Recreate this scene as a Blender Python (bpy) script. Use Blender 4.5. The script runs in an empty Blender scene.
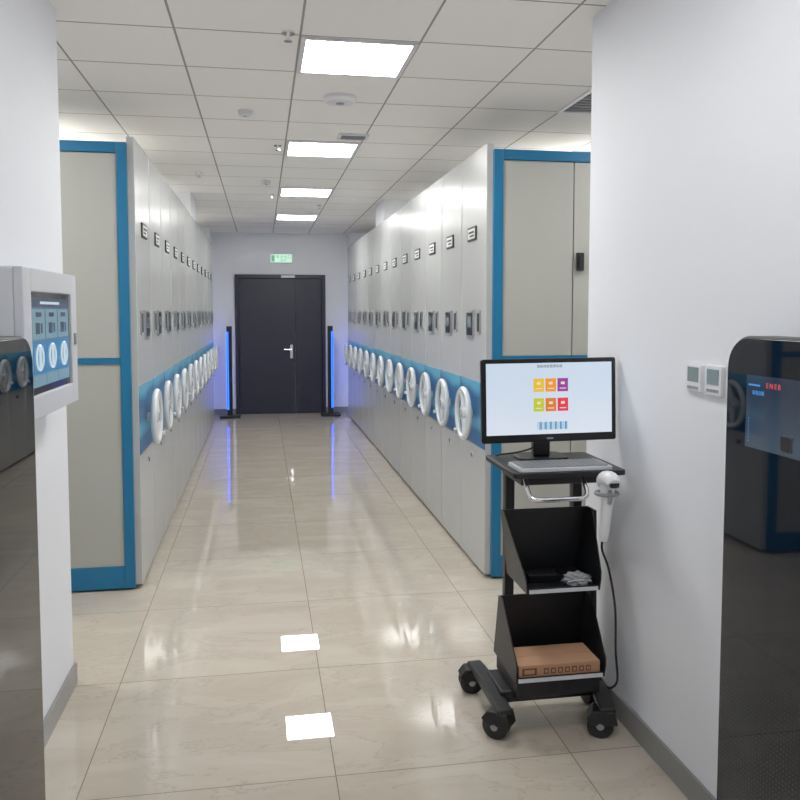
import bpy, bmesh, math, random
from mathutils import Vector, Matrix
random.seed(4)
scene = bpy.context.scene
try:
    scene.view_settings.view_transform = 'Standard'
    scene.view_settings.gamma = 1.1
    scene.view_settings.exposure = 0.14
except Exception:
    pass
COL = scene.collection

# ------------------------------------------------------------------ materials
def srgb(r, g, b):
    def f(c):
        c /= 255.0
        return c/12.92 if c <= 0.04045 else ((c+0.055)/1.055)**2.4
    return (f(r), f(g), f(b), 1.0)

def newmat(name):
    m = bpy.data.materials.new(name); m.use_nodes = True
    nt = m.node_tree
    return m, nt, nt.nodes['Principled BSDF']

def mat(name, col, rough=0.5, metal=0.0, var=0.04, scale=8.0, coat=0.0, bump=0.0, spec=None, trans=0.0):
    m, nt, b = newmat(name)
    tc = nt.nodes.new('ShaderNodeTexCoord')
    nz = nt.nodes.new('ShaderNodeTexNoise'); nz.inputs['Scale'].default_value = scale
    nz.inputs['Detail'].default_value = 4
    nt.links.new(tc.outputs['Object'], nz.inputs['Vector'])
    mx = nt.nodes.new('ShaderNodeMixRGB')
    mx.inputs['Color1'].default_value = tuple(c*(1-var) for c in col[:3])+(1,)
    mx.inputs['Color2'].default_value = tuple(min(1, c*(1+var)) for c in col[:3])+(1,)
    nt.links.new(nz.outputs['Fac'], mx.inputs['Fac'])
    nt.links.new(mx.outputs['Color'], b.inputs['Base Color'])
    b.inputs['Roughness'].default_value = rough
    b.inputs['Metallic'].default_value = metal
    b.inputs['Coat Weight'].default_value = coat
    if spec is not None: b.inputs['Specular IOR Level'].default_value = spec
    if trans: b.inputs['Transmission Weight'].default_value = trans
    if bump:
        n2 = nt.nodes.new('ShaderNodeTexNoise'); n2.inputs['Scale'].default_value = 250
        nt.links.new(tc.outputs['Object'], n2.inputs['Vector'])
        bp = nt.nodes.new('ShaderNodeBump'); bp.inputs['Strength'].default_value = bump
        bp.inputs['Distance'].default_value = 0.002
        nt.links.new(n2.outputs['Fac'], bp.inputs['Height'])
        nt.links.new(bp.outputs['Normal'], b.inputs['Normal'])
    return m

def emat(name, col, strength=1.0, base=(0.02,0.02,0.02,1), rough=0.15):
    m, nt, b = newmat(name)
    b.inputs['Base Color'].default_value = base
    b.inputs['Roughness'].default_value = rough
    b.inputs['Emission Color'].default_value = col
    b.inputs['Emission Strength'].default_value = strength
    return m

def grid_mat(name, w, h, ox, oy, mortar, tile_a, tile_b, line, rough, kind):
    m, nt, b = newmat(name)
    tc = nt.nodes.new('ShaderNodeTexCoord')
    mp = nt.nodes.new('ShaderNodeMapping'); mp.inputs['Location'].default_value = (-ox, -oy, 0)
    nt.links.new(tc.outputs['Object'], mp.inputs['Vector'])
    br = nt.nodes.new('ShaderNodeTexBrick')
    br.offset = 0.0; br.squash = 1.0
    br.inputs['Scale'].default_value = 1.0
    br.inputs['Brick Width'].default_value = w
    br.inputs['Row Height'].default_value = h
    br.inputs['Mortar Size'].default_value = mortar
    br.inputs['Mortar Smooth'].default_value = 0.0
    br.inputs['Bias'].default_value = 0.0
    br.inputs['Color1'].default_value = (0, 0, 0, 1)
    br.inputs['Color2'].default_value = (1, 1, 1, 1)
    br.inputs['Mortar'].default_value = (0.5, 0.5, 0.5, 1)
    nt.links.new(mp.outputs['Vector'], br.inputs['Vector'])
    mx = nt.nodes.new('ShaderNodeMixRGB')
    mx.inputs['Color1'].default_value = tile_a; mx.inputs['Color2'].default_value = tile_b
    if kind == 'marble':
        sc = nt.nodes.new('ShaderNodeVectorMath'); sc.operation = 'SCALE'; sc.inputs['Scale'].default_value = 9.0
        nt.links.new(br.outputs['Color'], sc.inputs[0])
        ad = nt.nodes.new('ShaderNodeVectorMath'); ad.operation = 'ADD'
        nt.links.new(tc.outputs['Object'], ad.inputs[0]); nt.links.new(sc.outputs[0], ad.inputs[1])
        mp2 = nt.nodes.new('ShaderNodeMapping'); mp2.inputs['Rotation'].default_value = (0, 0, 0.8)
        mp2.inputs['Scale'].default_value = (1.0, 2.3, 1.0)
        nt.links.new(ad.outputs[0], mp2.inputs['Vector'])
        nz = nt.nodes.new('ShaderNodeTexNoise'); nz.inputs['Scale'].default_value = 2.0
        nz.inputs['Detail'].default_value = 9; nz.inputs['Roughness'].default_value = 0.64
        nz.inputs['Distortion'].default_value = 0.6
        nt.links.new(mp2.outputs['Vector'], nz.inputs['Vector'])
        r1 = nt.nodes.new('ShaderNodeValToRGB')
        r1.color_ramp.elements[0].position = 0.3; r1.color_ramp.elements[1].position = 0.7
        nt.links.new(nz.outputs['Fac'], r1.inputs['Fac'])
        nt.links.new(r1.outputs['Color'], mx.inputs['Fac'])
        r2 = nt.nodes.new('ShaderNodeValToRGB')
        e = r2.color_ramp.elements
        e[0].position = 0.492; e[0].color = (0, 0, 0, 1)
        e[1].position = 0.508; e[1].color = (0, 0, 0, 1)
        k = r2.color_ramp.elements.new(0.5); k.color = (1, 1, 1, 1)
        nt.links.new(nz.outputs['Fac'], r2.inputs['Fac'])
        vm = nt.nodes.new('ShaderNodeMixRGB'); vm.inputs['Color2'].default_value = tuple(c*0.68 for c in tile_a[:3])+(1,)
        ml = nt.nodes.new('ShaderNodeMath'); ml.operation = 'MULTIPLY'; ml.inputs[1].default_value = 0.5
        nt.links.new(r2.outputs['Color'], ml.inputs[0]); nt.links.new(ml.outputs[0], vm.inputs['Fac'])
        nt.links.new(mx.outputs['Color'], vm.inputs['Color1'])
        tile = vm.outputs['Color']
        b.inputs['IOR'].default_value = 1.8
    else:
        nz = nt.nodes.new('ShaderNodeTexNoise'); nz.inputs['Scale'].default_value = 120
        nt.links.new(tc.outputs['Object'], nz.inputs['Vector'])
        nt.links.new(nz.outputs['Fac'], mx.inputs['Fac'])
        tile = mx.outputs['Color']
    fm = nt.nodes.new('ShaderNodeMixRGB'); fm.inputs['Color2'].default_value = line
    nt.links.new(br.outputs['Fac'], fm.inputs['Fac']); nt.links.new(tile, fm.inputs['Color1'])
    nt.links.new(fm.outputs['Color'], b.inputs['Base Color'])
    b.inputs['Roughness'].default_value = rough
    bp = nt.nodes.new('ShaderNodeBump'); bp.inputs['Distance'].default_value = 0.001
    bp.inputs['Strength'].default_value = 0.2; bp.invert = True
    nt.links.new(br.outputs['Fac'], bp.inputs['Height'])
    nt.links.new(bp.outputs['Normal'], b.inputs['Normal'])
    return m

M = {}
M['wall'] = mat('wall_paint', srgb(231, 234, 240), 0.6, var=0.012, scale=2, bump=0.05)
M['floor'] = grid_mat('floor_marble_tile', 0.8, 0.8, 0.22, 2.5, 0.0016, srgb(180, 169, 153), srgb(196, 187, 173), srgb(124, 113, 100), 0.012, 'marble')
M['ceil'] = grid_mat('ceiling_mineral_tile', 0.51, 0.515, 0.17, 3.43, 0.005, srgb(250, 247, 246), srgb(254, 252, 251), srgb(160, 154, 152), 0.8, 'ceil')
M['base'] = mat('baseboard_gray', srgb(134, 134, 132), 0.35)
M['silver'] = mat('cabinet_silver_gray', srgb(186, 188, 186), 0.27, 0.0, var=0.015, spec=0.6)
M['body'] = mat('cabinet_body_gray', srgb(190, 190, 184), 0.4, var=0.02)
M['endp'] = mat('cabinet_end_panel_beige', srgb(172, 173, 165), 0.3, var=0.02)
M['blue'] = mat('cabinet_blue_trim', srgb(8, 106, 150), 0.35, var=0.04)
M['dark'] = mat('dark_rubber', srgb(24, 24, 26), 0.6)
M['black'] = mat('black_powder_coat', srgb(15, 16, 20), 0.42, bump=0.1)
M['navy'] = mat('door_navy', srgb(34, 36, 55), 0.4, var=0.05)
M['chrome'] = mat('chrome', (0.85, 0.86, 0.88, 1), 0.12, 1.0, var=0.01)
M['wheel'] = mat('wheel_silver', srgb(218, 221, 224), 0.32, 0.1, var=0.02)
M['white'] = mat('white_plastic', srgb(224, 226, 230), 0.35, var=0.01)
M['offw'] = mat('light_gray_metal', srgb(208, 211, 216), 0.35, var=0.02)
M['gloss'] = mat('gloss_black_glass', srgb(5, 6, 9), 0.02, var=0.1, spec=0.5)
M['bezel'] = mat('monitor_black_plastic', srgb(12, 13, 16), 0.3)
M['card'] = mat('cardboard', srgb(180, 136, 104), 0.8, var=0.06, scale=20, bump=0.1)
M['cardprint'] = mat('cardboard_print', srgb(110, 66, 48), 0.8)
M['gray'] = mat('mid_gray', srgb(146, 149, 154), 0.4)
M['dgray'] = mat('dark_gray', srgb(70, 74, 82), 0.4)
M['lcd'] = mat('lcd_gray', srgb(116, 134, 136), 0.2)
M['paper'] = mat('label_paper', srgb(215, 218, 218), 0.7)
M['bag'] = mat('clear_plastic_bag', srgb(205, 210, 214), 0.25, trans=0.35)
M['light'] = emat('light_panel', (1, 0.99, 0.975, 1), 30.0)
M['lightdim'] = emat('light_panel_dimmed', (1, 0.99, 0.975, 1), 16.0)
M['bluelight'] = emat('blue_led', (0.01, 0.09, 1.0, 1), 7.0)
M['bluefront'] = emat('blue_led_front', (0.01, 0.09, 1.0, 1), 4.0)
M['exitg'] = emat('exit_green', srgb(40, 150, 95), 0.75)
M['exitw'] = emat('exit_pale', srgb(176, 232, 200), 0.85)

def band_mat():
    m, nt, b = newmat('teal_wave_band')
    tc = nt.nodes.new('ShaderNodeTexCoord')
    wv = nt.nodes.new('ShaderNodeTexWave'); wv.wave_type = 'BANDS'; wv.bands_direction = 'Z'
    wv.inputs['Scale'].default_value = 1.3; wv.inputs['Distortion'].default_value = 3.0
    wv.inputs['Detail'].default_value = 1; wv.inputs['Detail Scale'].default_value = 1.5
    nt.links.new(tc.outputs['Object'], wv.inputs['Vector'])
    r = nt.nodes.new('ShaderNodeValToRGB')
    r.color_ramp.elements[0].color = srgb(2, 96, 152); r.color_ramp.elements[0].position = 0.4
    r.color_ramp.elements[1].color = srgb(84, 168, 200); r.color_ramp.elements[1].position = 0.95
    nt.links.new(wv.outputs['Fac'], r.inputs['Fac'])
    nt.links.new(r.outputs['Color'], b.inputs['Base Color'])
    b.inputs['Roughness'].default_value = 0.3
    return m
M['band'] = band_mat()

def perf_mat():
    """gloss black glass whose lower part carries a fine dotted mesh print"""
    m, nt, b = newmat('gloss_black_dotted')
    tc = nt.nodes.new('ShaderNodeTexCoord')
    vo = nt.nodes.new('ShaderNodeTexVoronoi'); vo.inputs['Scale'].default_value = 85; vo.inputs['Randomness'].default_value = 0
    nt.links.new(tc.outputs['Object'], vo.inputs['Vector'])
    r = nt.nodes.new('ShaderNodeValToRGB')
    r.color_ramp.elements[0].color = (1, 1, 1, 1); r.color_ramp.elements[0].position = 0.22
    r.color_ramp.elements[1].color = (0, 0, 0, 1); r.color_ramp.elements[1].position = 0.34
    nt.links.new(vo.outputs['Distance'], r.inputs['Fac'])
    sp = nt.nodes.new('ShaderNodeSeparateXYZ'); nt.links.new(tc.outputs['Object'], sp.inputs[0])
    mr = nt.nodes.new('ShaderNodeMapRange'); mr.inputs['From Min'].default_value = 0.85; mr.inputs['From Max'].default_value = 0.35
    nt.links.new(sp.outputs['Z'], mr.inputs['Value'])
    ml = nt.nodes.new('ShaderNodeMath'); ml.operation = 'MULTIPLY'
    nt.links.new(r.outputs['Color'], ml.inputs[0]); nt.links.new(mr.outputs[0], ml.inputs[1])
    mx = nt.nodes.new('ShaderNodeMixRGB'); mx.inputs['Color1'].default_value = srgb(12, 14, 24); mx.inputs['Color2'].default_value = srgb(84, 86, 98)
    nt.links.new(ml.outputs[0], mx.inputs['Fac']); nt.links.new(mx.outputs['Color'], b.inputs['Base Color'])
    b.inputs['Roughness'].default_value = 0.03; b.inputs['Specular IOR Level'].default_value = 0.45
    b.inputs['Specular Tint'].default_value = (0.8, 0.88, 1.0, 1)
    return m
M['perf'] = perf_mat()

def gradient_screen(name, c0, c1, axis, lo, hi, strength):
    m, nt, b = newmat(name)
    tc = nt.nodes.new('ShaderNodeTexCoord')
    sp = nt.nodes.new('ShaderNodeSeparateXYZ')
    nt.links.new(tc.outputs['Object'], sp.inputs[0])
    mr = nt.nodes.new('ShaderNodeMapRange')
    mr.inputs['From Min'].default_value = lo; mr.inputs['From Max'].default_value = hi
    nt.links.new(sp.outputs[axis], mr.inputs['Value'])
    nz = nt.nodes.new('ShaderNodeTexNoise'); nz.inputs['Scale'].default_value = 9
    nt.links.new(tc.outputs['Object'], nz.inputs['Vector'])
    ad = nt.nodes.new('ShaderNodeMath'); ad.operation = 'MULTIPLY_ADD'
    ad.inputs[1].default_value = 0.3
    nt.links.new(nz.outputs['Fac'], ad.inputs[0]); nt.links.new(mr.outputs[0], ad.inputs[2])
    mx = nt.nodes.new('ShaderNodeMixRGB'); mx.inputs['Color1'].default_value = c0; mx.inputs['Color2'].default_value = c1
    nt.links.new(ad.outputs[0], mx.inputs['Fac'])
    nt.links.new(mx.outputs['Color'], b.inputs['Emission Color'])
    b.inputs['Emission Strength'].default_value = strength
    b.inputs['Base Color'].default_value = (0.01, 0.01, 0.012, 1)
    b.inputs['Roughness'].default_value = 0.06
    return m

# ------------------------------------------------------------------ mesh helpers
def box(bm, x0, x1, y0, y1, z0, z1, mi=0):
    if x0 > x1: x0, x1 = x1, x0
    if y0 > y1: y0, y1 = y1, y0
    if z0 > z1: z0, z1 = z1, z0
    v = [bm.verts.new(p) for p in [(x0,y0,z0),(x1,y0,z0),(x1,y1,z0),(x0,y1,z0),(x0,y0,z1),(x1,y0,z1),(x1,y1,z1),(x0,y1,z1)]]
    for f in [(0,3,2,1),(4,5,6,7),(0,1,5,4),(1,2,6,5),(2,3,7,6),(3,0,4,7)]:
        fc = bm.faces.new([v[i] for i in f]); fc.material_index = mi

def hexa(bm, lo, hi, mi=0):
    A = [bm.verts.new(p) for p in lo]; B = [bm.verts.new(p) for p in hi]
    fs = [bm.faces.new(A[::-1]), bm.faces.new(B)]
    for i in range(4): fs.append(bm.faces.new([A[i], A[(i+1) % 4], B[(i+1) % 4], B[i]]))
    for f in fs: f.material_index = mi

def prism(bm, pts, axis, a0, a1, mi=0):
    def mk(p, a):
        if axis == 'X': return (a, p[0], p[1])
        if axis == 'Y': return (p[0], a, p[1])
        return (p[0], p[1], a)
    A = [bm.verts.new(mk(p, a0)) for p in pts]; B = [bm.verts.new(mk(p, a1)) for p in pts]
    n = len(pts)
    fs = [bm.faces.new(A), bm.faces.new(B[::-1])]
    for i in range(n):
        fs.append(bm.faces.new([A[i], B[i], B[(i+1) % n], A[(i+1) % n]]))
    for f in fs: f.material_index = mi

def rrect(x0, x1, y0, y1, r, seg=6, corners=(1,1,1,1)):
    pts = []
    cs = [(x1-r, y1-r, 0), (x0+r, y1-r, 90), (x0+r, y0+r, 180), (x1-r, y0+r, 270)]
    sq = [(x1, y1), (x0, y1), (x0, y0), (x1, y0)]
    for i, (cx, cy, a) in enumerate(cs):
        if corners[i]:
            for k in range(seg+1):
                t = math.radians(a+90*k/seg)
                pts.append((cx+r*math.cos(t), cy+r*math.sin(t)))
        else:
            pts.append(sq[i])
    return pts

def sweep(bm, pts, radii, seg=12, mi=0, flat=1.0, closed=False):
    pts = [Vector(p) for p in pts]
    if not hasattr(radii, '__len__'): radii = [radii]*len(pts)
    n = len(pts)
    tang = []
    for i in range(n):
        if closed: t = pts[(i+1) % n]-pts[i-1]
        elif i == 0: t = pts[1]-pts[0]
        elif i == n-1: t = pts[-1]-pts[-2]
        else: t = pts[i+1]-pts[i-1]
        tang.append(t.normalized())
    up = Vector((0, 0, 1)) if abs(tang[0].z) < 0.9 else Vector((1, 0, 0))
    N = (up-tang[0]*up.dot(tang[0])).normalized()
    rings = []
    for i in range(n):
        N = (N-tang[i]*N.dot(tang[i])).normalized()
        B = tang[i].cross(N)
        rings.append([bm.verts.new(pts[i]+(N*math.cos(2*math.pi*k/seg)*flat+B*math.sin(2*math.pi*k/seg))*radii[i]) for k in range(seg)])
    m = n if closed else n-1
    for i in range(m):
        a, b = rings[i], rings[(i+1) % n]
        for k in range(seg):
            f = bm.faces.new([a[k], a[(k+1) % seg], b[(k+1) % seg], b[k]]); f.material_index = mi
    if not closed:
        bm.faces.new(rings[0][::-1]).material_index = mi
        bm.faces.new(rings[-1]).material_index = mi

def cyl(bm, p0, p1, r, seg=20, mi=0, r1=None):
    sweep(bm, [p0, p1], [r, r if r1 is None else r1], seg, mi)

def smoothpath(P, n=8):
    P = [Vector(p) for p in P]; out = []
    Q = [2*P[0]-P[1]]+P+[2*P[-1]-P[-2]]
    for i in range(1, len(Q)-2):
        for k in range(n):
            t = k/n
            a, b, c, d = Q[i-1], Q[i], Q[i+1], Q[i+2]
            out.append(0.5*((2*b)+(c-a)*t+(2*a-5*b+4*c-d)*t*t+(3*b-a-3*c+d)*t**3))
    out.append(P[-1]); return out

def finish(bm, name, mats, smooth=True):
    bmesh.ops.recalc_face_normals(bm, faces=bm.faces[:])
    me = bpy.data.meshes.new(name); bm.to_mesh(me); bm.free()
    for m in mats: me.materials.append(m)
    if smooth:
        me.shade_smooth(); me.set_sharp_from_angle(angle=math.radians(35))
    return me

def obj(name, me, parent=None, loc=(0,0,0), rot=(0,0,0), bevel=0.0, **props):
    o = bpy.data.objects.new(name, me)
    COL.objects.link(o)
    o.location = loc; o.rotation_euler = rot
    if parent: o.parent = parent
    if bevel and me is not None:
        b = o.modifiers.new('bevel', 'BEVEL'); b.width = bevel; b.segments = 2; b.limit_method = 'ANGLE'
        b.angle_limit = math.radians(40)
    for k, v in props.items(): o[k] = v
    return o

def thing(name, loc, label, category, rot=(0,0,0), group=None):
    o = bpy.data.objects.new(name, None); o.empty_display_size = 0.1
    COL.objects.link(o); o.location = loc; o.rotation_euler = rot
    o['label'] = label; o['category'] = category
    if group: o['group'] = group
    return o

def quick(name, fn, mats, parent=None, bevel=0.0, loc=(0,0,0), rot=(0,0,0), smooth=True, **props):
    bm = bmesh.new(); fn(bm)
    return obj(name, finish(bm, name, mats, smooth), parent, loc, rot, bevel, **props)

def text_mesh(name, s, size, material, depth=0.0006, align='CENTER'):
    c = bpy.data.curves.new(name, 'FONT'); c.body = s; c.size = size
    c.align_x = align; c.align_y = 'CENTER'; c.extrude = depth
    t = bpy.data.objects.new(name, c); COL.objects.link(t)
    bpy.context.view_layer.update()
    me = bpy.data.meshes.new_from_object(t.evaluated_get(bpy.context.evaluated_depsgraph_get()))
    bpy.data.objects.remove(t)
    me.materials.clear(); me.materials.append(material)
    return me

# ------------------------------------------------------------------ room
H = 2.65
RW, LW = 1.29, -0.765
S = dict(kind='structure')
quick('floor', lambda bm: box(bm, -2.9, 3.4, -1.7, 12.0, -0.1, 0.0), [M['floor']], **S)
quick('ceiling', lambda bm: box(bm, -2.9, 3.4, -1.7, 12.0, H, H+0.1), [M['ceil']], **S)
quick('wall_far', lambda bm: (box(bm, -2.9, -0.385, 11.9, 12.0, 0, H), box(bm, 0.925, 3.4, 11.9, 12.0, 0, H), box(bm, -0.385, 0.925, 11.9, 12.0, 2.045, H), box(bm,-0.385,0.925,11.99,12.0,0,2.045)), [M['wall']], **S)
quick('wall_back', lambda bm: box(bm, LW, RW, -1.7, -1.6, 0, H), [M['wall']], **S)
quick('wall_left', lambda bm: box(bm, LW-0.25, LW, -1.7, 3.32, 0, H), [M['wall']], **S)
quick('wall_right', lambda bm: box(bm, RW, RW+0.25, -1.7, 3.04, 0, H), [M['wall']], **S)
quick('wall_outer_left', lambda bm: box(bm, -3.0, -2.9, -1.7, 12.0, 0, H), [M['wall']], **S)
quick('wall_outer_right', lambda bm: box(bm, 3.4, 3.5, -1.7, 12.0, 0, H), [M['wall']], **S)
quick('wall_pier_right', lambda bm: box(bm, 1.26, 1.8, 11.62, 11.9, 0, H), [M['wall']], **S)
quick('wall_pier_left', lambda bm: box(bm, -1.3, -0.70, 11.3, 11.9, 0, H), [M['wall']], **S)
quick('trim_casing_right', lambda bm: box(bm, 1.235, 1.75, 8.15, 8.75, 2.425, H), [M['wall']], **S)
quick('trim_casing_left', lambda bm: box(bm, -1.2, -0.665, 8.0, 8.6, 2.425, H), [M['wall']], **S)
bb = 0.012
quick('baseboard_left', lambda bm: box(bm, LW, LW+bb, -1.6, 3.32+bb, 0, 0.085), [M['base']], bevel=0.002, **S)
quick('baseboard_left_end', lambda bm: box(bm, LW-0.25, LW, 3.32, 3.32+bb, 0, 0.085), [M['base']], **S)
quick('baseboard_right', lambda bm: box(bm, RW-bb, RW, -1.6, 3.04+bb, 0, 0.085), [M['base']], bevel=0.002, **S)
quick('baseboard_right_end', lambda bm: box(bm, RW, RW+0.25, 3.04, 3.04+bb, 0, 0.085), [M['base']], **S)
quick('baseboard_far', lambda bm: (box(bm, -0.70, -0.385, 11.9-bb, 11.9, 0, 0.085), box(bm, 0.925, 1.26, 11.9-bb, 11.9, 0, 0.085)), [M['base']], **S)

# door
def door_frame(bm):
    box(bm, -0.385, -0.335, 11.86, 11.99, 0, 2.045); box(bm, 0.875, 0.925, 11.86, 11.99, 0, 2.045)
    box(bm, -0.335, 0.875, 11.86, 11.99, 1.99, 2.045)
D = quick('door_1', door_frame, [M['navy']], bevel=0.003, **S)
quick('door_leaf', lambda bm: box(bm, -0.331, 0.480, 11.885, 11.93, 0.006, 1.986), [M['navy']], D, 0.003)
quick('door_leaf', lambda bm: box(bm, 0.486, 0.871, 11.885, 11.93, 0.006, 1.986), [M['navy']], D, 0.003)
def dhandle(bm):
    box(bm, 0.405, 0.445, 11.872, 11.885, 0.82, 1.02)
    cyl(bm, (0.425, 11.875, 0.95), (0.425, 11.83, 0.95), 0.01)
    cyl(bm, (0.43, 11.835, 0.95), (0.31, 11.835, 0.95), 0.01)
quick('door_handle', dhandle, [M['chrome']], D, 0.002)
quick('door_plate', lambda bm: box(bm, 0.28, 0.48, 11.850, 11.86, 2.0, 2.035), [M['white']], D, 0.001)

# exit sign
E = thing('exit_sign', (0.285, 11.9, 2.28), 'glowing pale green exit sign above the dark double door', 'exit sign')
quick('sign_housing', lambda bm: box(bm, -0.165, 0.165, -0.03, 0, -0.07, 0.07), [M['white']], E, 0.004)
quick('sign_face', lambda bm: (box(bm, -0.152, 0.152, -0.033, -0.0295, -0.057, 0.057)), [M['exitw']], E)
obj('sign_text', text_mesh('sign_text', '安全出口', 0.058, M['exitg']), E, (0.035, -0.0345, 0.022), (math.pi/2, 0, 0))
obj('sign_text', text_mesh('sign_text', 'EXIT', 0.045, M['exitg']), E, (0.035, -0.0345, -0.030), (math.pi/2, 0, 0))
quick('sign_pictogram', lambda bm: box(bm, -0.14, -0.095, -0.036, -0.0335, -0.045, 0.045), [M['exitg']], E)

# ------------------------------------------------------------------ ceiling fixtures
LI = 0.228
def lp_frame(bm):
    a, b, z0, z1 = 0.25, LI, -0.010, 0.0
    box(bm, -a, a, -a, -b, z0, z1); box(bm, -a, a, b, a, z0, z1)
    box(bm, -a, -b, -b, b, z0, z1); box(bm, b, a, -b, b, z0, z1)
bm = bmesh.new(); lp_frame(bm); me_lf = finish(bm, 'light_frame', [M['white']], False)
bm = bmesh.new(); box(bm, -LI, LI, -LI, LI, -0.009, -0.001); me_ld = finish(bm, 'light_diffuser', [M['light']], False)
bm = bmesh.new(); box(bm, -LI, LI, -LI, LI, -0.009, -0.001); me_lm = finish(bm, 'light_diffuser', [M['lightdim']], False)
Ys = [3.6875, 5.7475, 7.8075, 9.8675, 1.6275, -0.4325]
lights = [(0.425, y) for y in Ys]+[(-1.615, y) for y in Ys[:4]]+[(2.465, y) for y in Ys[:4]]  # both side-aisle columns are added, unseen fill lights that brighten the ceiling
for (lx, ly) in lights:
    L = thing('ceiling_light', (lx, ly, H), 'square recessed white LED panel light in the tiled ceiling', 'ceiling light', group='square ceiling light panels')
    obj('light_frame', me_lf, L); obj('light_diffuser', me_lm if ly < 2.5 else me_ld, L)

def sprinkler_m():
    bm = bmesh.new()
    cyl(bm, (0, 0, 0), (0, 0, -0.008), 0.028, 20); cyl(bm, (0, 0, -0.008), (0, 0, -0.035), 0.007, 12)
    cyl(bm, (0, 0, -0.035), (0, 0, -0.039), 0.018, 16)
    return finish(bm, 'sprinkler_head', [M['chrome']])
sm = sprinkler_m()
for p in [(0.118, 3.40), (0.12, 5.66), (-0.50, 6.86), (0.62, 8.7), (0.10, 8.0)]:
    o = obj('fire_sprinkler', sm, None, (p[0], p[1], H), label='small chrome fire sprinkler head under the ceiling', category='sprinkler', group='ceiling sprinkler heads')
def disc(name, x, y, r, h, label, cat):
    T = thing(name, (x, y, H), label, cat)
    quick('housing', lambda bm: sweep(bm, [(0,0,0),(0,0,-h*0.5),(0,0,-h*0.9),(0,0,-h)], [r, r, r*0.85, r*0.55], 32), [M['white']], T)
    quick('indicator', lambda bm: cyl(bm, (0,0,-h), (0,0,-h-0.003), r*0.25, 16), [M['gray']], T)
disc('access_point', 0.425, 4.36, 0.09, 0.035, 'round white wireless access point on the ceiling', 'access point')
disc('smoke_detector', -0.083, 4.75, 0.04, 0.03, 'small round white smoke detector on the ceiling', 'smoke detector')
disc('smoke_detector', 0.05, 7.2, 0.045, 0.035, 'small round white smoke detector on the ceiling', 'smoke detector')
def vent(name, x, y, w, d, n, label):
    T = thing(name, (x, y, H), label, 'air vent')
    quick('vent_frame', lambda bm: (box(bm,-w/2,w/2,-d/2,-d/2+0.02,-0.012,0), box(bm,-w/2,w/2,d/2-0.02,d/2,-0.012,0), box(bm,-w/2,-w/2+0.02,-d/2+.02,d/2-.02,-0.012,0), box(bm,w/2-0.02,w/2,-d/2+.02,d/2-.02,-0.012,0)), [M['white']], T)
    def sl(bm):
        box(bm, -w/2+0.02, w/2-0.02, -d/2+0.02, d/2-0.02, -0.003, -0.001, 1)
        for i in range(n):
            yy = -d/2+0.02+(d-0.04)*(i+0.5)/n
            box(bm, -w/2+0.02, w/2-0.02, yy-0.005, yy+0.005, -0.011, -0.003, 0)
    quick('vent_slats', sl, [M['gray'], M['dark']], T)
vent('air_vent', 0.60, 5.30, 0.20, 0.16, 5, 'small slatted air vent in the tiled ceiling')
vent('air_vent', 1.93, 4.20, 0.50, 0.50, 9, 'large square slatted air conditioning vent in the ceiling')

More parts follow.
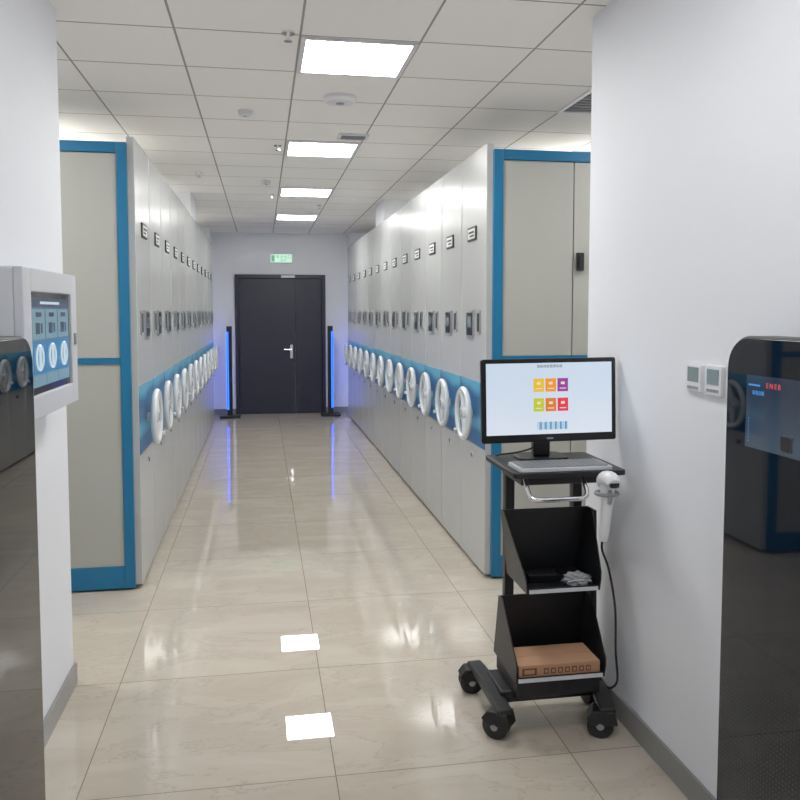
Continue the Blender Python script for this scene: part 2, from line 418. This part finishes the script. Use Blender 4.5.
# ------------------------------------------------------------------ mobile shelving cabinets
W = 0.556; HT = 2.42; DEP = 1.45
def make_cab_meshes(s):
    R = {}
    def X(v): return v*s
    g = 0.006
    bm = bmesh.new(); box(bm, X(0.05), X(DEP), -W/2+g+0.004, W/2-g-0.004, 0.03, 2.385); box(bm, X(0.06), X(DEP-0.02), -W/2+0.03, W/2-0.03, 0.0, 0.03, 1)
    box(bm, X(0.04), X(0.05), -W/2+g+0.002, W/2-g-0.002, 0.03, 2.385, 1)
    R['body'] = finish(bm, 'cabinet_body', [M['body'], M['dark']], False)
    bm = bmesh.new(); box(bm, X(0), X(0.04), -W/2+g, W/2-g, 0.02, HT)
    R['front'] = finish(bm, 'front_panel', [M['silver']], False)
    bm = bmesh.new(); box(bm, X(-0.004), X(0.001), -W/2+g+0.002, W/2-g-0.002, 0.73, 1.10)
    R['band'] = finish(bm, 'blue_band', [M['band']], False)
    # handwheel: round rim crossed by one broad central bar
    bm = bmesh.new(); xw = X(-0.058); N = 40; RR = 0.142
    sweep(bm, [(xw, RR*math.cos(2*math.pi*k/N), RR*math.sin(2*math.pi*k/N)) for k in range(N)], 0.0165, 10, closed=True)
    sweep(bm, [(xw, 0, -RR), (X(-0.050), 0, -0.07), (X(-0.046), 0, 0), (X(-0.050), 0, 0.07), (xw, 0, RR)], [0.014, 0.018, 0.030, 0.018, 0.014], 12)
    R['wheel'] = finish(bm, 'handwheel', [M['wheel']])
    bm = bmesh.new()
    cyl(bm, (X(-0.004), 0, 0), (X(-0.032), 0, 0), 0.024, 20); cyl(bm, (X(-0.030), 0, 0), (X(-0.070), 0, 0), 0.044, 28, r1=0.036)
    cyl(bm, (X(-0.070), 0, 0), (X(-0.073), 0, 0), 0.024, 24, mi=1)
    R['hub'] = finish(bm, 'wheel_hub', [M['wheel'], M['gray']])
    bm = bmesh.new()
    c = Vector((xw, RR*math.cos(math.radians(-40)), RR*math.sin(math.radians(-40))))
    cyl(bm, c, c+Vector((X(-0.032), 0, 0)), 0.010, 14, r1=0.013)
    R['knob'] = finish(bm, 'spinner_knob', [M['wheel']])
    bm = bmesh.new()
    box(bm, X(-0.008), X(0.001), -0.092, 0.092, -0.040, 0.040, 0); box(bm, X(-0.0095), X(-0.0079), -0.078, 0.078, -0.029, 0.029, 1)
    box(bm, X(-0.0105), X(-0.0094), -0.06, 0.06, 0.002, 0.014, 0); box(bm, X(-0.0105), X(-0.0094), -0.06, 0.03, -0.018, -0.008, 0)
    R['label'] = finish(bm, 'label_holder', [M['dark'], M['paper']], False)
    bm = bmesh.new()
    box(bm, X(-0.012), X(0.001), -0.080, 0.080, -0.08, 0.08, 0); box(bm, X(-0.014), X(-0.0118), -0.066, 0.066, -0.067, 0.067, 1)
    box(bm, X(-0.0150), X(-0.0138), -0.045, 0.045, -0.02, 0.04, 2)
    R['disp'] = finish(bm, 'control_display', [M['gray'], M['bezel'], M['lcd']], False)
    bm = bmesh.new()
    box(bm, X(-0.008), X(0.001), -0.033, 0.033, -0.065, 0.065, 0); box(bm, X(-0.0095), X(-0.0079), -0.022, 0.022, -0.052, 0.052, 1)
    R['slot'] = finish(bm, 'card_reader', [M['gray'], M['dark']], False)
    bm = bmesh.new(); cyl(bm, (X(0.001), 0, 0), (X(-0.012), 0, 0), 0.016, 18); box(bm, X(-0.014), X(-0.0119), -0.002, 0.002, -0.008, 0.008, 1)
    R['lock'] = finish(bm, 'lock', [M['chrome'], M['dark']])
    z1 = 2.385
    bm = bmesh.new(); y0, y1 = -W/2-0.022, -W/2+g+0.004
    f0, f1 = 0.035, DEP
    box(bm, X(f0), X(f0+0.052), y0, y1, 0.012, z1); box(bm, X(f1-0.05), X(f1), y0, y1, 0.012, z1)
    box(bm, X(f0+0.052), X(f1-0.05), y0, y1, z1-0.055, z1); box(bm, X(f0+0.052), X(f1-0.05), y0, y1, 0.012, 0.13)
    R['eframe'] = finish(bm, 'end_frame', [M['blue']], False)
    bm = bmesh.new()
    box(bm, X(f0+0.052), X(f1-0.05), y0+0.006, y1, 1.225, 1.255)
    R['erail'] = finish(bm, 'end_rail', [M['blue']], False)
    bm = bmesh.new()
    xs = [f0+0.052, f0+0.052+0.410, f0+0.052+0.410*2, f1-0.05]
    for i in range(3):
        for (za, zb) in ((0.13, 1.225), (1.255, z1-0.055)):
            box(bm, X(xs[i]+0.003), X(xs[i+1]-0.003), y0+0.012, y1, za+0.001, zb-0.001)
    R['epanel'] = finish(bm, 'end_panel', [M['endp']], False)
    bm = bmesh.new()
    box(bm, X(0.515), X(0.555), y0-0.006, y0+0.012, 1.73, 1.83); box(bm, X(0.525), X(0.545), y0-0.014, y0-0.006, 1.75, 1.81)
    R['elatch'] = finish(bm, 'door_latch', [M['dark']], False)
    return R

def cab_row(s, xf, ystart, n, grp):
    R = make_cab_meshes(s)
    for i in range(n):
        yc = ystart+W*(i+0.5)
        first = i == 0
        lab = ('light gray mobile shelving cabinet with handwheel and blue framed end panel' if first
               else 'light gray mobile shelving cabinet with handwheel on teal band')
        T = thing('mobile_shelving_cabinet', (xf, yc, 0), lab, 'cabinet', group=grp)
        obj('cabinet_body', R['body'], T)
        obj('front_panel', R['front'], T, bevel=0.004)
        obj('blue_band', R['band'], T)
        wh = obj('handwheel', R['wheel'], T, (0, 0, 0.905), (0.12*((i*3) % 5)-0.2, 0, 0))
        obj('wheel_hub', R['hub'], wh); obj('spinner_knob', R['knob'], wh)
        obj('label_holder', R['label'], T, (0, 0.02, 1.955), bevel=0.002)
        obj('control_display', R['disp'], T, (0, 0.04, 1.43), bevel=0.002)
        obj('card_reader', R['slot'], T, (0, -0.14, 1.44))
        obj('lock', R['lock'], T, (0, -0.02, 0.66))
        if first:
            obj('end_frame', R['eframe'], T, bevel=0.002); obj('end_rail', R['erail'], T)
            obj('end_panel', R['epanel'], T, bevel=0.0015)
            if s > 0: obj('door_latch', R['elatch'], T)
cab_row(1, 1.22, 4.28, 13, 'row of mobile shelving cabinets beside the trolley side')
cab_row(-1, -0.655, 4.44, 12, 'row of mobile shelving cabinets beside the wall screen side')

# ------------------------------------------------------------------ security gate posts
def gate(x, o):
    T = thing('security_gate_post', (x, 11.55, 0), 'slim black gate post with glowing blue light strip beside the door', 'gate post', group='blue lit gate posts')
    quick('base_plate', lambda bm: prism(bm, rrect(-0.14, 0.14, -0.12, 0.12, 0.03), 'Z', 0, 0.035), [M['black']], T, 0.003)
    quick('post', lambda bm: prism(bm, rrect(-0.036, 0.036, -0.05, 0.05, 0.008), 'Z', 0.035, 1.30), [M['black']], T)
    def st(bm):
        box(bm, o*0.036, o*0.041, -0.03, 0.03, 0.12, 1.22, 0)
        box(bm, o*0.012, o*0.027, -0.052, -0.050, 0.12, 1.22, 1)
    quick('light_strip', st, [M['bluelight'], M['bluefront']], T)
gate(-0.46, -1); gate(0.965, 1)

# ------------------------------------------------------------------ kiosks (gloss black)
def kiosk(name, xa, xb, y0, y1, label, face, gm):
    T = thing(name, ((xa+xb)/2, (y0+y1)/2, 0), label, 'kiosk')
    hx = abs(xb-xa)/2; hy = (y1-y0)/2
    quick('kiosk_body', lambda bm: prism(bm, rrect(-hy, hy, 0.03, 1.44, 0.085, 10, (1,1,0,0)), 'X', -hx, hx), [M['black']], T, 0.004)
    quick('plinth', lambda bm: box(bm, -hx+0.01, hx-0.01, -hy+0.02, hy-0.02, 0, 0.03), [M['dark']], T)
    fx = -hx if face < 0 else hx
    quick('glass_front', lambda bm: prism(bm, rrect(-hy+0.006, hy-0.006, 0.036, 1.434, 0.08, 10, (1,1,0,0)), 'X', fx, fx+0.006*face), [gm], T, 0.001)
    return T, hx, hy, fx
K, hx, hy, fx = kiosk('self_service_kiosk', 1.20, RW-0.014, 1.03, 1.91, 'gloss black self-service kiosk with small touch screen against the wall', -1, M['perf'])
def ly(y): return y-K.location.y
m_ks = gradient_screen('kiosk_screen', srgb(66, 82, 98), srgb(36, 48, 68), 'Z', 1.17, 1.34, 0.6)
KS = quick('touch_screen', lambda bm: box(bm, fx-0.009, fx-0.006, ly(1.50), ly(1.815), 1.165, 1.345), [m_ks], K)
k_red = emat('k_red', srgb(215, 70, 60), 0.85); k_cy = emat('k_cyan', srgb(60, 140, 215), 0.8)
TR = (math.pi/2, 0, -math.pi/2)
obj('screen_text', text_mesh('screen_text', 'E N E B', 0.017, k_red, 0.0003, 'LEFT'), KS, (fx-0.0098, ly(1.735), 1.323), TR)
obj('screen_text', text_mesh('screen_text', '读者自助', 0.012, k_cy, 0.0003, 'LEFT'), KS, (fx-0.0098, ly(1.790), 1.302), TR)
def kmarks(bm):
    x0, x1 = fx-0.0105, fx-0.009
    box(bm, x0, x1, ly(1.804), ly(1.760), 1.319, 1.323, 0)
    for i in range(8):
        box(bm, x0, x1, ly(1.80), ly(1.802), 1.18+0.008*i, 1.182+0.008*i, 0)
quick('screen_graphics', kmarks, [k_cy], KS)
def rd(bm):
    prism(bm, rrect(ly(1.634), ly(1.674), 1.174, 1.214, 0.008, 4), 'X', fx-0.012, fx-0.009, 0)
    prism(bm, rrect(ly(1.637), ly(1.671), 1.177, 1.211, 0.006, 4), 'X', fx-0.0128, fx-0.0119, 1)
quick('card_reader', rd, [M['dgray'], M['dark']], K)

K2, hx2, hy2, fx2 = kiosk('self_service_kiosk', LW+0.014, -0.60, 1.35, 2.235, 'gloss black self-service kiosk standing below the wall screen', 1, M['gloss'])

# ------------------------------------------------------------------ wall screen
T = thing('wall_touch_screen', (LW, 2.725, 1.405), 'light gray metal wall box with glossy touch screen', 'touch screen')
quick('screen_housing', lambda bm: prism(bm, rrect(-0.325, 0.325, -0.225, 0.225, 0.012, 4), 'X', 0.0, 0.078), [M['offw']], T, 0.002)
def wsdoor(bm):
    a, b, c, d = 0.324, 0.224, 0.245, 0.155
    x0, x1 = 0.0785, 0.105
    box(bm, x0, x1, -a, -c, -b, b); box(bm, x0, x1, c, a, -b, b); box(bm, x0, x1, -c, c, -b, -d); box(bm, x0, x1, -c, c, d, b)
quick('screen_frame', wsdoor, [M['offw']], T, 0.003)
quick('screen_bezel', lambda bm: box(bm, 0.079, 0.096, -0.2445, 0.2445, -0.1545, 0.1545), [M['gloss']], T)
m_ws = gradient_screen('wall_screen', srgb(92, 140, 158), srgb(48, 88, 122), 'Z', -0.12, 0.14, 0.7)
WS = quick('screen', lambda bm: box(bm, 0.096, 0.098, -0.228, 0.228, -0.132, 0.138), [m_ws], T)
def wsui(bm):
    xa, xb = 0.0981, 0.0988
    box(bm, xa, xb, -0.228, 0.228, 0.110, 0.138, 1)
    box(bm, xb, xb+0.0005, -0.13, 0.10, 0.119, 0.127, 0)
    box(bm, xa, xb, -0.228, 0.228, -0.092, 0.005, 2)
    for i in range(3):
        y = -0.150+0.150*i
        box(bm, xa, xb, y-0.070, y+0.070, 0.012, 0.104, 3)
        box(bm, xb, xb+0.0005, y-0.030, y+0.030, 0.080, 0.094, 1)
        box(bm, xb, xb+0.0005, y-0.035, y+0.010, 0.028, 0.062, 1)
        box(bm, xb, xb+0.0005, y+0.022, y+0.040, 0.030, 0.060, 1)
        sweep(bm, [(0.0992, y+0.037*math.cos(k*math.pi/12), -0.044+0.037*math.sin(k*math.pi/12)) for k in range(24)], 0.0045, 6, mi=0, closed=True)
        sweep(bm, [(0.0990, y, -0.080), (0.0990, y, -0.008)], 0.006, 6, mi=0)
        box(bm, xa, xb, y-0.070, y+0.070, -0.130, -0.098, 3)
quick('screen_graphics', wsui, [emat('w_white', srgb(200, 220, 230), .75), emat('w_dark', srgb(24, 48, 80), .65), emat('w_teal', srgb(24, 112, 160), .75), emat('w_pale', srgb(118, 156, 168), .6)], WS)
quick('hinge_latch', lambda bm: box(bm, 0.105, 0.112, 0.275, 0.30, -0.02, 0.02), [M['gray']], T, 0.002)

# ------------------------------------------------------------------ thermostats
def thermo(y, h, label):
    T = thing('wall_thermostat', (RW, y, 1.303), label, 'thermostat')
    quick('housing', lambda bm: prism(bm, rrect(-0.043, 0.043, -0.043*h, 0.043*h, 0.006, 4), 'X', -0.014, 0), [M['white']], T, 0.002)
    quick('lcd_window', lambda bm: box(bm, -0.0155, -0.0139, -0.030, 0.030, -0.012, 0.032), [M['lcd']], T)
    def bt(bm):
        for i in range(4): box(bm, -0.0165, -0.0139, -0.030+0.016*i, -0.019+0.016*i, -0.034, -0.025)
    quick('button', bt, [M['gray']], T)
thermo(2.215, 0.95, 'square white thermostat controller on the white wall')
thermo(2.108, 1.02, 'square white thermostat with gray display on the white wall')

# ------------------------------------------------------------------ trolley
O = Vector((1.02, 2.79, 0))
C = thing('equipment_trolley', O, 'black metal equipment trolley with two trays on caster wheels', 'trolley')
quick('worktop', lambda bm: prism(bm, rrect(-0.19, 0.215, -0.235, 0.135, 0.02, 5), 'Z', 0.938, 0.956), [M['black']], C, 0.003)
def post(x, w):
    quick('post', lambda bm: box(bm, x-w, x+w, 0.09, 0.125, 0.13, 0.885), [M['black']], C, 0.003)
post(-0.10, 0.018); post(0.17, 0.018)
def side(bm, b, t, yf, yb, z, hgt, sg):
    th = 0.005*sg
    prof = [(yf, z-0.012), (yb, z-0.012), (yb, z+hgt), (yb-0.045, z+hgt), (yf+0.01, z+0.05), (yf, z+0.025)]
    def xx(zz): return b+(t-b)*max(0, (zz-z))/hgt
    A = [bm.verts.new((xx(p[1]), p[0], p[1])) for p in prof]; B = [bm.verts.new((xx(p[1])+th, p[0], p[1])) for p in prof]
    bm.faces.new(A); bm.faces.new(B[::-1])
    for i in range(6): bm.faces.new([A[i], B[i], B[(i+1) % 6], A[(i+1) % 6]])
def tray(z, yf, b0, b1, t0, t1, hgt):
    yb = 0.085
    quick('tray', lambda bm: (
        box(bm, b0, b1, yf, yb, z-0.012, z),
        hexa(bm, [(b0, yb-0.006, z-0.012), (b1, yb-0.006, z-0.012), (b1, yb, z-0.012), (b0, yb, z-0.012)],
                 [(t0, yb-0.006, z+hgt), (t1, yb-0.006, z+hgt), (t1, yb, z+hgt), (t0, yb, z+hgt)]),
        side(bm, b0, t0, yf, yb, z, hgt, -1), side(bm, b1, t1, yf, yb, z, hgt, 1),
        box(bm, b0, b1, yf, yf+0.003, z, z+0.008)), [M['black']], C, 0.0012)
    quick('tray_edge', lambda bm: box(bm, b0+0.004, b1-0.004, yf-0.004, yf, z-0.010, z+0.003), [M['offw']], C, label='light gray front edge strip')
tray(0.520, -0.150, -0.108, 0.155, -0.135, 0.205, 0.235)
tray(0.220, -0.190, -0.158, 0.160, -0.140, 0.205, 0.205)
quick('side_upright', lambda bm: hexa(bm, [(0.204, 0.0, 0.12), (0.220, 0.0, 0.12), (0.220, 0.06, 0.12), (0.204, 0.06, 0.12)], [(0.211, 0.03, 0.75), (0.223, 0.03, 0.75), (0.223, 0.085, 0.75), (0.211, 0.085, 0.75)]), [M['black']], C, 0.003)
FL, BL, FR, BR = (-0.200, -0.155), (-0.200, 0.20), (0.165, -0.205), (0.213, 0.02)
def leg(bm, a, b):
    a = Vector((a[0], a[1], 0)); b = Vector((b[0], b[1], 0)); d = (b-a).normalized(); n = Vector((-d.y, d.x, 0))*0.028
    L = (b-a).length
    prof = [(-0.03, 0.092), (-0.03, 0.112), (0.04, 0.122), (L/2, 0.132), (L-0.04, 0.122), (L+0.03, 0.112), (L+0.03, 0.092), (L/2, 0.094)]
    A = [bm.verts.new(a+d*p[0]+n+Vector((0, 0, p[1]))) for p in prof]; B = [bm.verts.new(a+d*p[0]-n+Vector((0, 0, p[1]))) for p in prof]
    bm.faces.new(A); bm.faces.new(B[::-1])
    for i in range(8): bm.faces.new([A[i], B[i], B[(i+1) % 8], A[(i+1) % 8]])
def basef(bm):
    leg(bm, FL, BL); leg(bm, FR, BR)
    box(bm, -0.19, 0.19, -0.10, 0.08, 0.095, 0.14)
    box(bm, -0.15, 0.158, -0.17, 0.09, 0.14, 0.206)
quick('base_frame', basef, [M['black']], C, 0.005)
bm = bmesh.new()
for dx in (-0.017, 0.017):
    sweep(bm, [(dx-0.011, 0.02, 0.046), (dx-0.008, 0.02, 0.046), (dx+0.008, 0.02, 0.046), (dx+0.011, 0.02, 0.046)], [0.038, 0.046, 0.046, 0.038], 28)
cwm = finish(bm, 'caster_wheel', [M['dark']])
bm = bmesh.new()
cyl(bm, (-0.033, 0.02, 0.046), (0.033, 0.02, 0.046), 0.014, 16, mi=1)
cyl(bm, (0, 0, 0.08), (0, 0, 0.105), 0.02, 16)
prism(bm, [(-0.04, 0.055), (0.05, 0.045), (0.068, 0.07), (0.045, 0.10), (-0.028, 0.10)], 'X', -0.033, 0.033)
cfm = finish(bm, 'caster_fork', [M['black'], M['gray']])
for (p, a) in [(FL, 0.9), (BL, 1.5), (FR, 1.2), (BR, 0.1)]:
    cf = obj('caster', cfm, C, (p[0], p[1], 0), (0, 0, a), bevel=0.003)
    obj('caster_wheel', cwm, cf)
pth = smoothpath([(-0.14, -0.20, 0.930), (-0.142, -0.235, 0.895), (-0.135, -0.262, 0.877), (-0.10, -0.270, 0.872), (0.0, -0.270, 0.872), (0.045, -0.268, 0.874), (0.062, -0.25, 0.89), (0.065, -0.20, 0.930)], 8)
quick('push_handle', lambda bm: sweep(bm, pth, 0.0085, 12), [M['chrome']], C, label='chrome push handle')
quick('under_shelf', lambda bm: box(bm, -0.12, 0.19, -0.10, 0.125, 0.885, 0.938), [M['black']], C, 0.002)
quick('cable', lambda bm: sweep(bm, smoothpath([(0.118, -0.255, 0.722), (0.126, -0.24, 0.68), (0.165, -0.21, 0.60), (0.195, -0.20, 0.46), (0.205, -0.19, 0.30), (0.222, -0.17, 0.18), (0.222, -0.10, 0.12), (0.215, -0.03, 0.13)], 8), 0.0042, 8), [M['dark']], C)

# keyboard on worktop
KB = thing('keyboard', (1.025, 2.655, 0.956), 'slim silver gray keyboard lying on the trolley worktop', 'keyboard')
quick('keyboard_case', lambda bm: prism(bm, rrect(-0.17, 0.165, -0.085, 0.055, 0.01, 4), 'Z', 0, 0.013), [M['offw']], KB, 0.002)
def keys(bm):
    for r in range(5):
        for c in range(14):
            box(bm, -0.158+0.0222*c, -0.139+0.0222*c, -0.074+0.024*r, -0.054+0.024*r, 0.013, 0.017)
quick('keys', keys, [M['gray']], KB, kind='stuff')

# monitor
MN = thing('monitor', (1.022, 2.745, 0.956), 'black widescreen monitor showing coloured menu tiles on the trolley', 'monitor')
quick('monitor_base', lambda bm: prism(bm, rrect(-0.10, 0.09, 0.01, 0.15, 0.03, 6), 'Z', 0, 0.012), [M['bezel']], MN, 0.003)
quick('monitor_neck', lambda bm: (box(bm, -0.04, 0.025, 0.055, 0.085, 0.012, 0.20), box(bm, -0.035, 0.02, 0.02, 0.06, 0.15, 0.21)), [M['bezel']], MN, 0.004)
SC = quick('monitor_frame', lambda bm: (prism(bm, rrect(-0.2545, 0.2545, -0.151, 0.151, 0.008, 4), 'Y', 0.0, 0.02), prism(bm, rrect(-0.2, 0.2, -0.11, 0.11, 0.03, 4), 'Y', 0.02, 0.04)), [M['bezel']], MN, 0.003, (0.0, 0, 0.226), (math.radians(-2), math.radians(-0.5), 0))
m_scr = gradient_screen('monitor_screen', srgb(226, 234, 246), srgb(208, 224, 242), 'Z', -0.12, 0.12, 0.8)
quick('screen', lambda bm: box(bm, -0.237, 0.237, -0.002, 0.0005, -0.122, 0.135), [m_scr], SC)
tc_ = [(232, 190, 35), (240, 145, 35), (145, 50, 150), (190, 200, 40), (222, 115, 35), (228, 45, 70)]
def tiles(bm):
    for i in range(6):
        cx = -0.042+0.0455*(i % 3); cz = 0.055-0.071*(i//3)
        box(bm, cx-0.020, cx+0.020, -0.0028, -0.0019, cz-0.024, cz+0.024, i)
        box(bm, cx-0.007, cx+0.007, -0.0034, -0.0027, cz+0.002, cz+0.011, 6)
        box(bm, cx-0.012, cx+0.012, -0.0034, -0.0027, cz-0.014, cz-0.011, 6)
    for k in range(18):
        w = 0.0016+0.0016*((k*5) % 3)
        box(bm, -0.047+0.0064*k, -0.047+0.0064*k+w, -0.0028, -0.0019, -0.106, -0.078, 7)
quick('screen_graphics', tiles, [emat('tile_%d' % i, srgb(*c), 0.85) for i, c in enumerate(tc_)]+[emat('tile_icon', srgb(255, 240, 215), .7), emat('tile_teal', srgb(20, 140, 190), .8)], SC)
me = text_mesh('screen_text', '智能档案管理系统', 0.012, mat('screen_ink', srgb(60, 70, 90), 0.5), 0.0003)
obj('screen_text', me, SC, (0, -0.0026, 0.122), (math.pi/2, 0, 0))
quick('logo_plate', lambda bm: box(bm, -0.012, 0.012, -0.0012, 0.0005, -0.141, -0.135), [M['gray']], SC)
quick('monitor_cable', lambda bm: sweep(bm, smoothpath([(0.0, 0.04, 0.10), (-0.03, 0.06, 0.05), (-0.09, 0.06, 0.03), (-0.15, 0.10, 0.015), (-0.16, 0.128, 0.006)], 8), 0.0035, 8), [M['dark']], MN)

# barcode scanner
SN = thing('barcode_scanner', (1.130, 2.490, 0.865), 'white handheld barcode scanner hanging at the trolley edge', 'scanner')
def shead(bm):
    sweep(bm, smoothpath([(0.0, -0.060, 0.070), (0.0, -0.033, 0.082), (0.0, 0.0, 0.080), (0.0, 0.022, 0.064), (0, 0.03, 0.05)], 5), [0.022+0.008*math.sin(math.pi*min(1, k/18)) for k in range(21)], 16, flat=0.85)
    sweep(bm, smoothpath([(0.0, 0.0, 0.07), (0.002, -0.004, 0.02), (-0.002, -0.008, -0.04), (-0.008, -0.004, -0.10), (-0.010, 0.0, -0.13)], 5), [0.029-0.0006*k+0.002*math.sin(k*0.5) for k in range(21)], 16, flat=0.8)
quick('scanner_body', shead, [M['white']], SN)
quick('scan_window', lambda bm: prism(bm, rrect(-0.016, 0.016, 0.060, 0.082, 0.006), 'Y', -0.063, -0.0585), [M['gloss']], SN)
quick('trigger', lambda bm: sweep(bm, [(0.0, -0.026, 0.045), (-0.002, -0.034, 0.02), (-0.003, -0.031, 0.0)], [0.007, 0.009, 0.007], 10), [M['gray']], SN)
quick('scanner_holder', lambda bm: (sweep(bm, [(0.036*math.cos(a), 0.032*math.sin(a)-0.004, 0.03) for a in [math.pi*2*k/24 for k in range(24)]], 0.007, 8, closed=True), cyl(bm, (0.0, 0.026, 0.03), (0.0, 0.052, 0.068), 0.008)), [M['gray']], SN)

# cardboard box
CB = thing('cardboard_box', (1.020, 2.705, 0.2205), 'flat brown printed cardboard box lying in the lower trolley tray', 'cardboard box')
quick('box_body', lambda bm: box(bm, -0.150, 0.150, -0.098, 0.060, 0, 0.043), [M['card']], CB, 0.002)
quick('box_flap', lambda bm: (box(bm, -0.149, 0.149, -0.097, -0.020, 0.043, 0.0448), box(bm, -0.149, 0.149, -0.018, 0.059, 0.043, 0.0448)), [M['card']], CB)
def prn(bm):
    y0 = -0.098
    for i in range(7):
        x = -0.05+0.026*i
        box(bm, x-0.009, x+0.009, y0-0.0008, y0, 0.012, 0.032)
        box(bm, x-0.005, x+0.005, y0-0.0014, y0-0.0007, 0.016, 0.028, 1)
    box(bm, -0.138, -0.085, y0-0.0008, y0, 0.010, 0.035)
    box(bm, -0.130, -0.093, y0-0.0014, y0-0.0007, 0.015, 0.030, 1)
quick('box_print', prn, [M['cardprint'], M['card']], CB)

AD = thing('power_adapter', (0.995, 2.74, 0.5205), 'small black power adapter with cable in the upper trolley tray', 'power adapter')
quick('adapter_body', lambda bm: prism(bm, rrect(-0.055, 0.055, -0.025, 0.025, 0.01), 'Z', 0, 0.03), [M['bezel']], AD, 0.004)
quick('adapter_cable', lambda bm: sweep(bm, smoothpath([(0.055, 0, 0.015), (0.08, 0.02, 0.006), (0.10, 0.05, 0.005), (0.07, 0.09, 0.005)], 8), 0.003, 8), [M['dark']], AD)
def bagf(bm):
    bmesh.ops.create_icosphere(bm, subdivisions=4, radius=1.0)
    for v in bm.verts:
        n = v.co.copy()
        k = 1+0.22*math.sin(7*n.x+3*n.y)*math.cos(6*n.z+5*n.x)+0.12*math.sin(15*n.y+11*n.z)
        v.co = Vector((n.x*0.050*k, n.y*0.035*k, max(0, n.z*0.022*k+0.015)))
quick('plastic_bag', bagf, [M['bag']], None, loc=(1.112, 2.69, 0.5205), label='crumpled clear plastic bag lying in the upper trolley tray', category='plastic bag')

# ------------------------------------------------------------------ world, camera
w = bpy.data.worlds.new('World'); scene.world = w; w.use_nodes = True
w.node_tree.nodes['Background'].inputs[0].default_value = (0.6, 0.65, 0.75, 1)
w.node_tree.nodes['Background'].inputs[1].default_value = 0.3
cd = bpy.data.cameras.new('camera'); cam = bpy.data.objects.new('camera', cd); COL.objects.link(cam)
cam.location = (0, 0, 1.5)
cam.rotation_euler = (math.radians(90-3.65), 0, math.radians(-9.77))
cd.sensor_width = 36; cd.lens = 36; cd.shift_y = -37/800; cd.clip_start = 0.05
scene.camera = cam
